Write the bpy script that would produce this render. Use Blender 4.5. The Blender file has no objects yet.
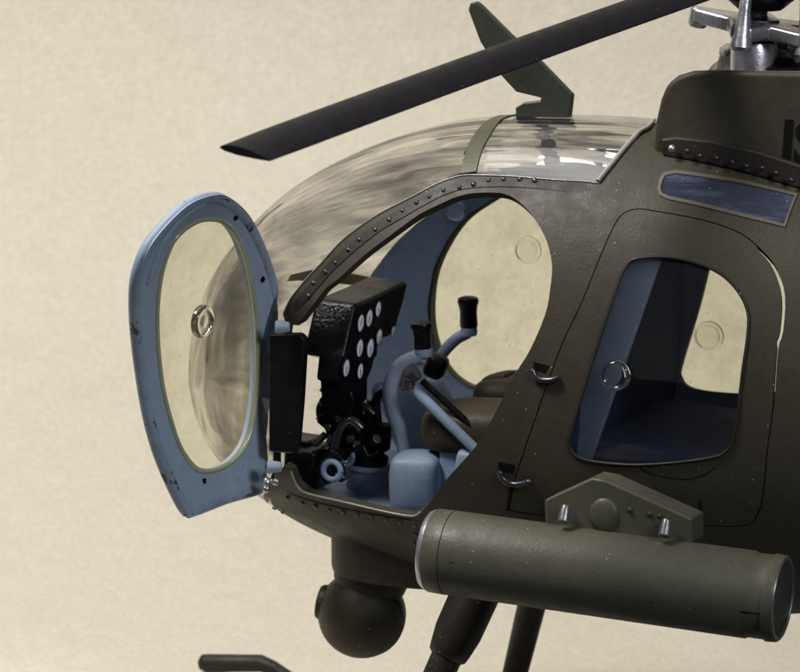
import bpy, bmesh, math, random
from mathutils import Vector, Matrix, geometry
random.seed(7)
sc = bpy.context.scene
col = sc.collection
R = math.radians

# ---------------------------------------------------------------- camera maths
PSI, EL, ROLL, DIST = R(20), R(12), R(3.5), 40.0
cv = Vector((math.sin(PSI)*math.cos(EL), -math.cos(PSI)*math.cos(EL), math.sin(EL)))
r0 = Vector((math.cos(PSI), math.sin(PSI), 0)); u0 = cv.cross(r0)
rv = math.cos(ROLL)*r0 + math.sin(ROLL)*u0
uv = math.cos(ROLL)*u0 - math.sin(ROLL)*r0
TGT = Vector((0, -1.8, 0)); CAM = TGT + DIST*cv
FPX = DIST*100
def ray(px, py): return -cv + (px-400)/FPX*rv + (336-py)/FPX*uv
def at_k(px, py, k, v):
    d = ray(px, py); t = (v-CAM[k])/d[k]; return CAM + t*d
def aty(px, py, y): return at_k(px, py, 1, y)
def atx(px, py, x): return at_k(px, py, 0, x)
def atz(px, py, z): return at_k(px, py, 2, z)

# ---------------------------------------------------------------- fuselage form
XN = -2.97; P = 2.15
def table(pts):
    xs = [p[0] for p in pts]; ys = [p[1] for p in pts]; n = len(xs)
    m = []
    for i in range(n):
        if i == 0: m.append((ys[1]-ys[0])/(xs[1]-xs[0]))
        elif i == n-1: m.append((ys[-1]-ys[-2])/(xs[-1]-xs[-2]))
        else: m.append(((ys[i+1]-ys[i])/(xs[i+1]-xs[i])+(ys[i]-ys[i-1])/(xs[i]-xs[i-1]))/2)
    def f(x):
        if x <= xs[0]: return ys[0]
        if x >= xs[-1]: return ys[-1]
        i = 0
        while x > xs[i+1]: i += 1
        h = xs[i+1]-xs[i]; t = (x-xs[i])/h
        return ((2*t**3-3*t*t+1)*ys[i]+(t**3-2*t*t+t)*h*m[i]+(-2*t**3+3*t*t)*ys[i+1]+(t**3-t*t)*h*m[i+1])
    return f
Zc = table([(0,-.95),(.73,-.85),(1.08,-.75),(1.49,-.62),(1.74,-.53),(1.98,-.46),(2.22,-.43),(2.44,-.4),(2.73,-.35),(3.0,-.2),(3.24,0)])
Ht = table([(0,0),(.4,.78),(.73,1.34),(1.08,1.88),(1.49,2.35),(1.74,2.52),(1.98,2.57),(2.22,2.6),(2.44,2.5),(2.73,2.2),(3.0,1.6),(3.24,.55)])
Hb = table([(0,0),(.4,.68),(.73,1.2),(1.21,1.80),(1.47,2.06),(1.78,2.33),(1.94,2.42),(2.22,2.46),(2.44,2.42),(2.73,2.15),(3.0,1.6),(3.24,.55)])
Wd = table([(0,0),(.4,.52),(.73,.95),(1.08,1.35),(1.27,1.56),(1.49,1.75),(1.74,1.88),(1.98,1.95),(2.22,1.96),(2.44,1.92),(2.73,1.75),(3.0,1.35),(3.24,.5)])
def S(x): return math.sqrt(max(0, x-XN))
def surf_p(s, th, off=0.0):
    c, sn = math.cos(th), math.sin(th)
    H = (Ht(s) if sn >= 0 else Hb(s))+off
    y = -(Wd(s)+off)*max(0,c)**(2/P); z = Zc(s)+math.copysign(H*abs(sn)**(2/P), sn)
    x = XN+s*s
    if s < .5: x -= off*(1-s/.5)
    return Vector((x, y, z))
def implicit(p, off=0.0):
    x = p.x
    if x <= XN-off: return 1
    s = S(x); W = Wd(s)+off; dz = p.z-Zc(s); H = (Ht(s) if dz >= 0 else Hb(s))+off
    if W <= 1e-4: return 1
    return (abs(p.y)/W)**P+(abs(dz)/H)**P-1
def to_param(p):
    s = S(p.x); dz = p.z-Zc(s); H = Ht(s) if dz >= 0 else Hb(s); W = max(Wd(s),1e-4)
    c = (abs(p.y)/W)**(P/2); sn = (abs(dz)/max(H,1e-4))**(P/2)
    return (s, math.copysign(math.atan2(sn, c), dz))
def hit(px, py, off=0.0):
    for k in range(40):                      # slide toward the body if the ray just misses
        f = k*.01
        qx, qy = px+(430-px)*f, py+(350-py)*f
        d = ray(qx, qy).normalized(); t = 34.0; last = 1
        while t < 46:
            if implicit(CAM+d*t, off) < 0:
                a, b = t-.06, t
                for _ in range(18):
                    m = (a+b)/2
                    if implicit(CAM+d*m, off) < 0: b = m
                    else: a = m
                return CAM+d*b
            t += .06
    return CAM+d*40
KS, KT = 2.5, 2.0
def conv(v):
    if len(v) == 3: s, th = S(v[1]) if v[0] == 'P' else v[1], R(v[2])
    else: s, th = to_param(hit(*v))
    return (s*KS, th*KT)
def spline(pts, k=6):
    pts = [Vector(p) for p in pts]; out = []
    for i in range(len(pts)-1):
        p0, p1, p2, p3 = pts[max(i-1,0)], pts[i], pts[i+1], pts[min(i+2, len(pts)-1)]
        for q in range(k):
            t = q/k; out.append(.5*((2*p1)+(p2-p0)*t+(2*p0-5*p1+4*p2-p3)*t*t+(3*p1-p0-3*p2+p3)*t**3))
    return out+[pts[-1]]
def dens(poly, step):
    out = []
    for i, a in enumerate(poly):
        b = poly[(i+1) % len(poly)]
        n = max(1, int(math.dist(a, b)/step+.5))
        for k in range(n): out.append((a[0]+(b[0]-a[0])*k/n, a[1]+(b[1]-a[1])*k/n))
    return out
def smooth(poly, k=4):
    n = len(poly); out = []
    for i in range(n):
        p0, p1, p2, p3 = (poly[(i+j) % n] for j in (-1, 0, 1, 2))
        for q in range(k):
            t = q/k
            out.append(tuple(.5*((2*p1[c])+(-p0[c]+p2[c])*t+(2*p0[c]-5*p1[c]+4*p2[c]-p3[c])*t*t+(-p0[c]+3*p1[c]-3*p2[c]+p3[c])*t**3) for c in (0,1)))
    return out
def inset(poly, d):
    n = len(poly); area = sum(poly[i][0]*poly[(i+1)%n][1]-poly[(i+1)%n][0]*poly[i][1] for i in range(n))
    sg = 1 if area > 0 else -1; out = []
    for i in range(n):
        a, b, c = poly[i-1], poly[i], poly[(i+1) % n]
        n1 = Vector((-(b[1]-a[1]), b[0]-a[0])); n2 = Vector((-(c[1]-b[1]), c[0]-b[0]))
        if n1.length: n1.normalize()
        if n2.length: n2.normalize()
        m = n1+n2; m = m.normalized() if m.length > 1e-6 else n1
        out.append((b[0]+sg*m.x*d, b[1]+sg*m.y*d))
    return out
def inside(p, poly):
    r = False; n = len(poly); x, y = p
    for i in range(n):
        x1, y1 = poly[i]; x2, y2 = poly[i-1]
        if (y1 > y) != (y2 > y) and x < (x2-x1)*(y-y1)/(y2-y1)+x1: r = not r
    return r
def cdt(outline, holes, step):
    vs, es = [], []
    for lp in [outline]+holes:
        b = len(vs); n = len(lp)
        vs += [Vector(p) for p in lp]; es += [(b+i, b+(i+1) % n) for i in range(n)]
    x0, x1 = min(p[0] for p in outline), max(p[0] for p in outline)
    y0, y1 = min(p[1] for p in outline), max(p[1] for p in outline)
    bd = [p for lp in [outline]+holes for p in lp]
    cell = {}
    for p in bd: cell.setdefault((int(p[0]//step), int(p[1]//step)), []).append(p)
    j = 0; y = y0+step/2
    while y < y1:
        x = x0+(step/2 if j % 2 else step)
        while x < x1:
            q = (x, y)
            if inside(q, outline) and not any(inside(q, h) for h in holes):
                ci, cj = int(x//step), int(y//step)
                if all(math.dist(q, p) > step*.5 for a in (-1,0,1) for b in (-1,0,1) for p in cell.get((ci+a, cj+b), ())):
                    vs.append(Vector(q))
            x += step
        y += step*.87; j += 1
    V, E, Fc, *_ = geometry.delaunay_2d_cdt(vs, es, [], 0, 1e-6)
    tris = []
    for f in Fc:
        c = (sum(V[i].x for i in f)/len(f), sum(V[i].y for i in f)/len(f))
        if inside(c, outline) and not any(inside(c, h) for h in holes): tris.append(tuple(f))
    return V, tris

# ---------------------------------------------------------------- object helpers
def link(name, bm, mats, parent=None, smoothf=True, recalc=True):
    if recalc: bmesh.ops.recalc_face_normals(bm, faces=bm.faces)
    me = bpy.data.meshes.new(name); bm.to_mesh(me); bm.free()
    if smoothf: me.shade_smooth() if hasattr(me, 'shade_smooth') else None
    o = bpy.data.objects.new(name, me); col.objects.link(o)
    for m in (mats if isinstance(mats, (list, tuple)) else [mats]): me.materials.append(m)
    o.parent = parent
    return o
def mesh_from(name, V, T, mats, parent):
    bm = bmesh.new(); vs = [bm.verts.new(v) for v in V]
    for t in T:
        try: bm.faces.new([vs[i] for i in t])
        except ValueError: pass
    bmesh.ops.remove_doubles(bm, verts=bm.verts, dist=1e-4)
    return link(name, bm, mats, parent, recalc=False)
def solid(o, th, inner=0, offset=-1):
    m = o.modifiers.new('thick', 'SOLIDIFY'); m.thickness = th; m.offset = offset
    m.material_offset = inner; m.material_offset_rim = 0; m.use_even_offset = False
    e = o.modifiers.new('split', 'EDGE_SPLIT'); e.split_angle = R(42)
    return o
def bevel(o, w, seg=3, ang=35):
    m = o.modifiers.new('bevel', 'BEVEL'); m.width = w; m.segments = seg; m.limit_method = 'ANGLE'; m.angle_limit = R(ang)
    w2 = o.modifiers.new('wn', 'WEIGHTED_NORMAL'); w2.keep_sharp = True
    return o
def patch(name, outline, holes, mats, parent, side='near', th=.08, off=0.0, step=.1, inner=0):
    """a piece of skin on the fuselage form; side near / far / both"""
    V, T = cdt(dens([conv(v) if len(v) > 1 else v for v in outline], step*.6), [dens([conv(v) for v in h], step*.6) for h in holes], step)
    return patch_vt(name, V, T, mats, parent, side, th, off, inner)
def patch_vt(name, V, T, mats, parent, side, th, off, inner):
    P3 = [surf_p(v.x/KS, max(-math.pi/2, min(math.pi/2, v.y/KT)), off) for v in V]
    VV, TT = [], []
    if side in ('near', 'both'): VV += P3; TT += T
    if side in ('far', 'both'):
        b = len(VV); VV += [Vector((p.x, -p.y, p.z)) for p in P3]; TT += [tuple(b+i for i in reversed(t)) for t in T]
    # orient outward
    out = []
    for t in TT:
        a, b_, c = (VV[i] for i in t[:3]); n = (b_-a).cross(c-a); m = (a+b_+c)/3
        q = Vector((m.x+1.0 if m.x < -1 else m.x*.15+m.x*.85, 0, -.5))
        out.append(t if n.dot(m-q) > 0 else tuple(reversed(t)))
    o = mesh_from(name, VV, out, mats, parent)
    solid(o, th, inner)
    return o
def tube_bm(bm, pts, rad, seg=14, caps=True, flat=1.0, up=None):
    rads = rad if isinstance(rad, (list, tuple)) else [rad]*len(pts)
    pts = [Vector(p) for p in pts]; rings = []; prev = None
    for i, p in enumerate(pts):
        d = (pts[min(i+1, len(pts)-1)]-pts[max(i-1, 0)]).normalized()
        if prev is None:
            a = (Vector(up) if up else (Vector((0,0,1)) if abs(d.z) < .9 else Vector((1,0,0))))
        else: a = prev
        n = (a-d*a.dot(d)).normalized(); b = d.cross(n); prev = n
        rings.append([bm.verts.new(p+(n*math.cos(k*2*math.pi/seg)*flat+b*math.sin(k*2*math.pi/seg))*rads[i]) for k in range(seg)])
    for i in range(len(rings)-1):
        for k in range(seg):
            bm.faces.new((rings[i][k], rings[i][(k+1) % seg], rings[i+1][(k+1) % seg], rings[i+1][k]))
    if caps: bm.faces.new(list(reversed(rings[0]))); bm.faces.new(rings[-1])
    return bm
def tube(name, pts, rad, mat, parent, seg=14, bev=0, **kw):
    o = link(name, tube_bm(bmesh.new(), pts, rad, seg, **kw), mat, parent)
    if bev: bevel(o, bev)
    else: o.data.set_sharp_from_angle(angle=R(50))
    return o
def lathe_bm(bm, prof, origin, axis, seg=40):
    """prof: (distance along axis, radius)"""
    ax = Vector(axis).normalized(); a = Vector((0,0,1)) if abs(ax.z) < .9 else Vector((1,0,0))
    n = (a-ax*a.dot(ax)).normalized(); b = ax.cross(n); o = Vector(origin); rings = []
    for d, r in prof:
        rings.append([bm.verts.new(o+ax*d+(n*math.cos(k*2*math.pi/seg)+b*math.sin(k*2*math.pi/seg))*max(r,1e-4)) for k in range(seg)])
    for i in range(len(rings)-1):
        for k in range(seg): bm.faces.new((rings[i][k], rings[i][(k+1)%seg], rings[i+1][(k+1)%seg], rings[i+1][k]))
    bm.faces.new(list(reversed(rings[0]))); bm.faces.new(rings[-1])
    bmesh.ops.remove_doubles(bm, verts=bm.verts, dist=2e-4)
    return bm
def lathe(name, prof, origin, axis, mat, parent, seg=40, sharp=40):
    o = link(name, lathe_bm(bmesh.new(), prof, origin, axis, seg), mat, parent)
    o.data.set_sharp_from_angle(angle=R(sharp)); return o
def prism_bm(bm, pts, vec):
    pts = [Vector(p) for p in pts]; vec = Vector(vec)
    a = [bm.verts.new(p) for p in pts]; b = [bm.verts.new(p+vec) for p in pts]; n = len(a)
    bm.faces.new(a); bm.faces.new(list(reversed(b)))
    for i in range(n): bm.faces.new((a[i], b[i], b[(i+1)%n], a[(i+1)%n]))
    return bm
def prism(name, pts, vec, mat, parent, bev=.02, seg=3):
    o = link(name, prism_bm(bmesh.new(), pts, vec), mat, parent)
    if bev: bevel(o, bev, seg)
    return o
def box_bm(bm, c, d, rot=None):
    m = Matrix.Translation(Vector(c)) @ (rot.to_4x4() if rot else Matrix.Identity(4)) @ Matrix.Diagonal((d[0], d[1], d[2], 1))
    bmesh.ops.create_cube(bm, size=1, matrix=m); return bm
def box(name, c, d, mat, parent, bev=.03, rot=None, seg=3):
    return bevel(link(name, box_bm(bmesh.new(), c, d, rot), mat, parent), bev, seg)
def dome_bm(bm, p, n, r, h=None):
    """small rivet head"""
    n = n.normalized(); a = Vector((0,0,1)) if abs(n.z) < .9 else Vector((1,0,0))
    t = (a-n*a.dot(n)).normalized(); b = n.cross(t); h = h or r*.7; rings = []
    for ph in (0, 35, 65):
        rr, hh = r*math.cos(R(ph)), h*math.sin(R(ph))
        rings.append([bm.verts.new(p+n*hh+(t*math.cos(k*math.pi/4)+b*math.sin(k*math.pi/4))*rr) for k in range(8)])
    top = bm.verts.new(p+n*h)
    for i in range(2):
        for k in range(8): bm.faces.new((rings[i][k], rings[i][(k+1)%8], rings[i+1][(k+1)%8], rings[i+1][k]))
    for k in range(8): bm.faces.new((rings[2][k], rings[2][(k+1)%8], top))
def snormal(p):
    e = .01; f = implicit(p)
    return Vector((implicit(p+Vector((e,0,0)))-f, implicit(p+Vector((0,e,0)))-f, implicit(p+Vector((0,0,e)))-f)).normalized()

# ---------------------------------------------------------------- materials
def nodes(name):
    m = bpy.data.materials.new(name); m.use_nodes = True; nt = m.node_tree
    return m, nt, nt.nodes, nt.links, nt.nodes['Principled BSDF']
def noise(N, L, scale, detail=4, vec=None, rough=.6):
    n = N.new('ShaderNodeTexNoise'); n.inputs['Scale'].default_value = scale; n.inputs['Detail'].default_value = detail
    n.inputs['Roughness'].default_value = rough
    if vec: L.new(vec, n.inputs['Vector'])
    return n.outputs['Fac']
def ramp(N, L, fac, stops):
    r = N.new('ShaderNodeValToRGB'); L.new(fac, r.inputs[0]); e = r.color_ramp.elements
    e[0].position, e[0].color = stops[0]; e[1].position, e[1].color = stops[-1]
    for s in stops[1:-1]: x = e.new(s[0]); x.color = s[1]
    return r.outputs[0]
def mixc(N, L, fac, a, b):
    m = N.new('ShaderNodeMix'); m.data_type = 'RGBA'
    for s, v in ((0, fac), (6, a), (7, b)):
        if hasattr(v, 'is_output'): L.new(v, m.inputs[s])
        else: m.inputs[s].default_value = v if s == 0 else (*v, 1) if len(v) == 3 else v
    return m.outputs[2]
g1 = lambda v: (v, v, v, 1)
def paint(name, base, alt, rough=.42, spec=.5, dust=(.35,.33,.29), dustamt=.6, wear=None, bump=.13, scale=1.0, metal=0, wearw=.56, coat=0, chips=0):
    m, nt, N, L, bs = nodes(name)
    tc = N.new('ShaderNodeTexCoord').outputs['Object']
    big = ramp(N, L, noise(N, L, 1.1*scale, 5, tc), [(.35, g1(0)), (.68, g1(1))])
    c = mixc(N, L, big, base, alt)
    mott = ramp(N, L, noise(N, L, 9*scale, 5, tc, .7), [(.3, g1(.0)), (.75, g1(.5))])
    c = mixc(N, L, mott, c, tuple(x*1.3 for x in base))
    # sparse light specks of dust
    sp = N.new('ShaderNodeTexVoronoi'); sp.inputs['Scale'].default_value = 9; L.new(tc, sp.inputs['Vector'])
    spk = ramp(N, L, sp.outputs['Distance'], [(.045, g1(dustamt)), (.1, g1(0))])
    rnd = N.new('ShaderNodeSeparateColor'); L.new(sp.outputs['Color'], rnd.inputs[0])
    gate = ramp(N, L, rnd.outputs[0], [(.62, g1(0)), (.7, g1(1))])
    mm = N.new('ShaderNodeMath'); mm.operation = 'MULTIPLY'; L.new(spk, mm.inputs[0]); L.new(gate, mm.inputs[1])
    c = mixc(N, L, mm.outputs[0], c, dust)
    if wear:
        ge = N.new('ShaderNodeNewGeometry').outputs['Pointiness']
        nz = noise(N, L, 22, 3, tc)
        ad = N.new('ShaderNodeMath'); ad.operation = 'MULTIPLY_ADD'; L.new(nz, ad.inputs[0]); ad.inputs[1].default_value = .10; ad2 = N.new('ShaderNodeMath'); ad2.operation = 'SUBTRACT'; L.new(ge, ad2.inputs[0]); ad2.inputs[1].default_value = .05; L.new(ad2.outputs[0], ad.inputs[2])
        wr = ramp(N, L, ad.outputs[0], [(wearw+.02, g1(0)), (wearw+.09, g1(.85))])
        c = mixc(N, L, wr, c, wear)
    if chips:
        ch = ramp(N, L, noise(N, L, 4.5, 6, tc, .72), [(chips, g1(0)), (chips+.03, g1(1))])
        c = mixc(N, L, ch, c, (.025,.022,.022))
    L.new(c, bs.inputs['Base Color'])
    rr = ramp(N, L, noise(N, L, 5, 5, tc), [(.3, g1(rough-.08)), (.7, g1(rough+.12))]); L.new(rr, bs.inputs['Roughness'])
    bs.inputs['Specular IOR Level'].default_value = spec; bs.inputs['Metallic'].default_value = metal
    bs.inputs['Coat Weight'].default_value = coat; bs.inputs['Coat Roughness'].default_value = .25
    b1 = noise(N, L, 30, 3, tc, .5); b2 = noise(N, L, 3.5, 2, tc)
    ad = N.new('ShaderNodeMath'); ad.operation = 'MULTIPLY_ADD'; L.new(b2, ad.inputs[0]); ad.inputs[1].default_value = .9; L.new(b1, ad.inputs[2])
    bp = N.new('ShaderNodeBump'); bp.inputs['Strength'].default_value = bump; bp.inputs['Distance'].default_value = .025
    L.new(ad.outputs[0], bp.inputs['Height']); L.new(bp.outputs[0], bs.inputs['Normal'])
    return m
OLIVE = paint('olive_paint', (.040,.035,.0245), (.029,.025,.018), .50, .26, wear=(.12,.10,.08), wearw=.60)
OLIVE2 = paint('olive_pod_paint', (.060,.058,.041), (.050,.048,.034), .48, .35, wear=(.20,.19,.15))
OLIVED = paint('olive_worn_paint', (.020,.0165,.0135), (.015,.012,.010), .5, .28, wear=(.28,.25,.22), wearw=.56)
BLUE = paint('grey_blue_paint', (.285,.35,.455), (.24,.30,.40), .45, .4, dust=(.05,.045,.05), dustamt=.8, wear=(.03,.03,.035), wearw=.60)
BLUER = paint('worn_blue_edge_paint', (.27,.34,.45), (.16,.19,.24), .45, .4, dust=(.05,.045,.05), dustamt=.8, chips=.60)
SHADE_BLUE = paint('shaded_blue_paint', (.055,.075,.15), (.04,.05,.11), .75, .06, dust=(.2,.2,.25))  # interior blue darkened: the rear cabin's shade is put into the colour
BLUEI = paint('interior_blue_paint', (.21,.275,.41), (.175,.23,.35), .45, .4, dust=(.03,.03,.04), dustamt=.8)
PALE = paint('pale_blue_paint', (.17,.225,.31), (.12,.16,.235), .5, .4, dust=(.05,.05,.06), dustamt=.6)
BLACK = paint('black_gloss_paint', (.005,.005,.007), (.003,.003,.004), .34, .28, dust=(.15,.15,.2), dustamt=.4, wear=(.16,.16,.2), wearw=.60, bump=.32)
MATTE = paint('matte_black_paint', (.004,.004,.0055), (.003,.003,.004), .7, .06, dust=(.1,.1,.13), dustamt=.3)
BLADE = paint('black_blade_paint', (.0055,.0045,.007), (.004,.0035,.005), .5, .16, dust=(.15,.13,.12), dustamt=.4, bump=.12)
SILVER = paint('silver_paint', (.50,.48,.52), (.30,.29,.33), .30, dust=(.1,.1,.1), metal=.85, bump=.12)
DARKM = paint('gunmetal_paint', (.09,.085,.10), (.04,.04,.05), .28, metal=.8, bump=.12)
STEEL = paint('dull_steel_paint', (.22,.21,.22), (.12,.115,.12), .34, metal=.7, bump=.1)
WHITE = paint('dial_white', (.78,.82,.92), (.68,.73,.84), .4, dust=(.05,.05,.08), dustamt=.9)
SEAT = paint('brown_seat_paint', (.034,.027,.017), (.025,.020,.013), .55, .25, wear=(.2,.15,.1), wearw=.58)
FRAME = paint('window_frame_paint', (.10,.085,.062), (.06,.05,.038), .45, .4)
GROUT = paint('stencil_black', (.003,.003,.003), (.004,.004,.004), .8, .1, dustamt=.1)
RIM = paint('olive_seal', (.22,.22,.12), (.16,.16,.09), .35)
ANT = paint('antenna_paint', (.034,.036,.028), (.026,.027,.022), .4, wear=(.15,.15,.12))

def glass(name, tint, smudge_sheen, smcol=(.55,.5,.45), ior=1.5, streak=(1,1,1), base=.0, rough=.03, warp=0):
    m, nt, N, L, bs = nodes(name); N.remove(bs)
    out = N['Material Output']; tr = N.new('ShaderNodeBsdfTransparent'); tr.inputs[0].default_value = (*tint, 1)
    gl = N.new('ShaderNodeBsdfGlossy'); gl.inputs['Roughness'].default_value = rough; gl.inputs['Color'].default_value = (1,1,1,1)
    ge = N.new('ShaderNodeNewGeometry'); dt = N.new('ShaderNodeVectorMath'); dt.operation = 'DOT_PRODUCT'
    L.new(ge.outputs['Normal'], dt.inputs[0]); L.new(ge.outputs['Incoming'], dt.inputs[1])
    def mth(op, a, b=None):
        q = N.new('ShaderNodeMath'); q.operation = op
        for i, v in enumerate((a, b)):
            if v is None: continue
            if hasattr(v, 'is_output'): L.new(v, q.inputs[i])
            else: q.inputs[i].default_value = v
        return q.outputs[0]
    f0 = ((ior-1)/(ior+1))**2
    frs = mth('ADD', mth('MULTIPLY', mth('POWER', mth('SUBTRACT', 1.0, mth('ABSOLUTE', dt.outputs['Value'])), 5.0), 1-f0), f0)
    tc = N.new('ShaderNodeTexCoord').outputs['Object']; mp = N.new('ShaderNodeMapping'); L.new(tc, mp.inputs[0]); mp.inputs['Scale'].default_value = streak
    if warp:
        bp = N.new('ShaderNodeBump'); bp.inputs['Strength'].default_value = warp; bp.inputs['Distance'].default_value = .12
        L.new(noise(N, L, 1.6, 3, mp.outputs[0]), bp.inputs['Height']); L.new(bp.outputs[0], gl.inputs['Normal']); L.new(bp.outputs[0], dt.inputs[0])
    mx = N.new('ShaderNodeMixShader'); L.new(frs, mx.inputs[0]); L.new(tr.outputs[0], mx.inputs[1]); L.new(gl.outputs[0], mx.inputs[2])
    df = N.new('ShaderNodeBsdfPrincipled'); df.inputs['Base Color'].default_value = (*smcol, 1); df.inputs['Roughness'].default_value = .35
    sm = ramp(N, L, noise(N, L, 2.2, 6, mp.outputs[0], .7), [(.45, g1(base)), (.75, g1(smudge_sheen))])
    sp = N.new('ShaderNodeTexVoronoi'); sp.inputs['Scale'].default_value = 7; L.new(tc, sp.inputs['Vector'])
    spk = ramp(N, L, sp.outputs['Distance'], [(.03, g1(.8)), (.07, g1(0))])
    mxx = N.new('ShaderNodeMath'); mxx.operation = 'MAXIMUM'; L.new(sm, mxx.inputs[0]); L.new(spk, mxx.inputs[1])
    m2 = N.new('ShaderNodeMixShader'); L.new(mxx.outputs[0], m2.inputs[0]); L.new(mx.outputs[0], m2.inputs[1]); L.new(df.outputs[0], m2.inputs[2])
    L.new(m2.outputs[0], out.inputs[0])
    return m
CANOPY = glass('clear_canopy', (.93,.91,.86), .55, (.16,.14,.12), 1.55, (.55,2.2,2.2), .03, .05, .5)
def plastic(name, colr, bump, rough=.0, scl=(1,1,1), reflection_streaks=0.0, flow=False):
    m, nt, N, L, bs = nodes(name)
    bs.inputs['Transmission Weight'].default_value = 1; bs.inputs['IOR'].default_value = 1.47
    bs.inputs['Base Color'].default_value = (*colr, 1); bs.inputs['Roughness'].default_value = rough
    tc = N.new('ShaderNodeTexCoord').outputs['Object']; mp = N.new('ShaderNodeMapping'); mp.inputs['Scale'].default_value = scl
    if flow:
        an = N.new('ShaderNodeAttribute'); an.attribute_name = 'flow'; L.new(an.outputs['Vector'], mp.inputs[0])
    else: L.new(tc, mp.inputs[0])
    bp = N.new('ShaderNodeBump'); bp.inputs['Strength'].default_value = bump; bp.inputs['Distance'].default_value = .1
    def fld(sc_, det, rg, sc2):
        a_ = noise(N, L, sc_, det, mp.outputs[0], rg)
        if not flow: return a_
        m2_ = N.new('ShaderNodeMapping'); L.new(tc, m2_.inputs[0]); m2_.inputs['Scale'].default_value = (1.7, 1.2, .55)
        b0_ = noise(N, L, sc2, det, m2_.outputs[0], rg); ba_ = N.new('ShaderNodeMath'); L.new(b0_, ba_.inputs[0]); ba_.inputs[1].default_value = .06; b_ = ba_.outputs[0]; sx = N.new('ShaderNodeSeparateXYZ'); L.new(tc, sx.inputs[0])  # offset thickens the painted dark streaks towards the nose
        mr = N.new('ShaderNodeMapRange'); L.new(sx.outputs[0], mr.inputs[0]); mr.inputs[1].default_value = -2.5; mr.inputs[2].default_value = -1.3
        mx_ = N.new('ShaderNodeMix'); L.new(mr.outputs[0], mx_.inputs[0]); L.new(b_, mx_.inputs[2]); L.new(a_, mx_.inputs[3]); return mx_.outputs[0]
    L.new(fld(.9, 2.2, .6, .8), bp.inputs['Height']); L.new(bp.outputs[0], bs.inputs['Normal'])
    sp = N.new('ShaderNodeTexVoronoi'); sp.inputs['Scale'].default_value = 7; L.new(tc, sp.inputs['Vector'])
    spk = ramp(N, L, sp.outputs['Distance'], [(.01, g1(.6)), (.03, g1(0))])
    sm = ramp(N, L, fld(1.7, 4, .6, 1.0), [(.48, g1(0)), (.70, g1(reflection_streaks))])  # dark streaks painted into the clear plastic, standing in for reflections and refraction
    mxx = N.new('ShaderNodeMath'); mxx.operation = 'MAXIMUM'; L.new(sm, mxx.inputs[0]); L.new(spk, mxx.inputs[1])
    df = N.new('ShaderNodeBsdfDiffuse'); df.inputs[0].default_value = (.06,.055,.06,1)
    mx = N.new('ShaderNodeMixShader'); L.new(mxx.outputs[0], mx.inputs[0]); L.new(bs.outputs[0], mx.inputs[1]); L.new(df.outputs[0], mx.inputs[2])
    L.new(mx.outputs[0], N['Material Output'].inputs[0])
    return m
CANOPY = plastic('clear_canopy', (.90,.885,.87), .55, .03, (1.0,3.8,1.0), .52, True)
PANE0 = plastic('clear_pane', (.97,.97,.93), .06, .0, (1,1,1), .05)
PANE = glass('clear_pane', (.95,.94,.88), .12, (.35,.33,.3), 1.48, (1,1,1), .0, .02)
EDGE = paint('clear_edge', (.30,.29,.25), (.2,.19,.17), .15, spec=.8)

# ================================================================ helicopter
heli = bpy.data.objects.new('model_helicopter', None); col.objects.link(heli)
heli.location = (0, 0, 0)
heli['label'] = 'olive scale model scout helicopter with its blue inner door swung open'
heli['category'] = 'model helicopter'

strip_up = [(599,183),(580,181),(560,180),(535,178),(510,176),(480,175),(460,175.6),(440,182),(420,192),(400,202.5),(380,213),(360,226),(340,242),(320,264),(304,281),(290,299),(283,314)]
strip_tip = [(285,322),(293,325),(301,320)]
strip_lo = [(307,312),(316,301),(326,288),(338,279),(352,266),(368,252),(384,240),(400,228),(420,214),(440,204),(456,197),(474,193)]
door_aft = [(500,193),(514,198),(528,210),(538,224),(547,242),(552,265),(550,290),(545,315),(530,350),(514,376),(492,419),(476,446),(447,479),(427,506),(418,514)]
sill = [(412,517),(387,513),(340,502),(307,494),(297,485),(291,470),(284,466)]
belly_front = [(276,474),(268,486),(263,496)]
belly_low = [(266,505),('P',-1.66,-50),('P',-1.70,-62),('P',-1.70,-90)]
def sm2(pts, k=3): return [(p.x, p.y) for p in spline([(x, y, 0) for x, y in pts], k)]
lo_n = len(strip_lo); q_ = sm2(strip_lo+door_aft); strip_lo, door_aft = q_[:lo_n*3], q_[lo_n*3:]
strip_up = sm2(strip_up, 2)
arc = [(655,123),(641,130),(625,147),(612,163),(603,176)]
rear_door = smooth([(634,209),(652,210),(705,220),(741,233),(763,251),(777,269),(785,296),(783,332),(778,350),(774,406),(768,450),(765,484),(758,515),(735,527),(620,521),(520,513),(510,500),(520,461),(546,386),(563,340),(580,305),(602,251),(618,218)], 3)
rear_window = smooth([(636,258),(674,257),(714,269),(736,287),(748,309),(749,332),(743,376),(736,434),(727,452),(710,459),(672,464),(629,466),(585,461),(570,450),(571,430),(598,341),(616,287),(624,268)], 4)
roof_window = [(660,180),(664,174),(675,171.5),(740,181),(797,195),(785,227),(748,218),(696,205),(668,199),(660,195),(658,188)]
xa = S(1.95)
shell_out = [('P',1.98,90)]+arc+strip_up+strip_tip+strip_lo+door_aft+sill+belly_front+belly_low+[('P',7.4,-90),('P',7.4,90)]
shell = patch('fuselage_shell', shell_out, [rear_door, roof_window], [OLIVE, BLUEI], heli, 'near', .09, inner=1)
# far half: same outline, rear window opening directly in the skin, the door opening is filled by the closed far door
shell2 = patch('fuselage_shell', shell_out, [rear_window, roof_window], [OLIVE, BLUEI], heli, 'far', .09, inner=1)

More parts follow.
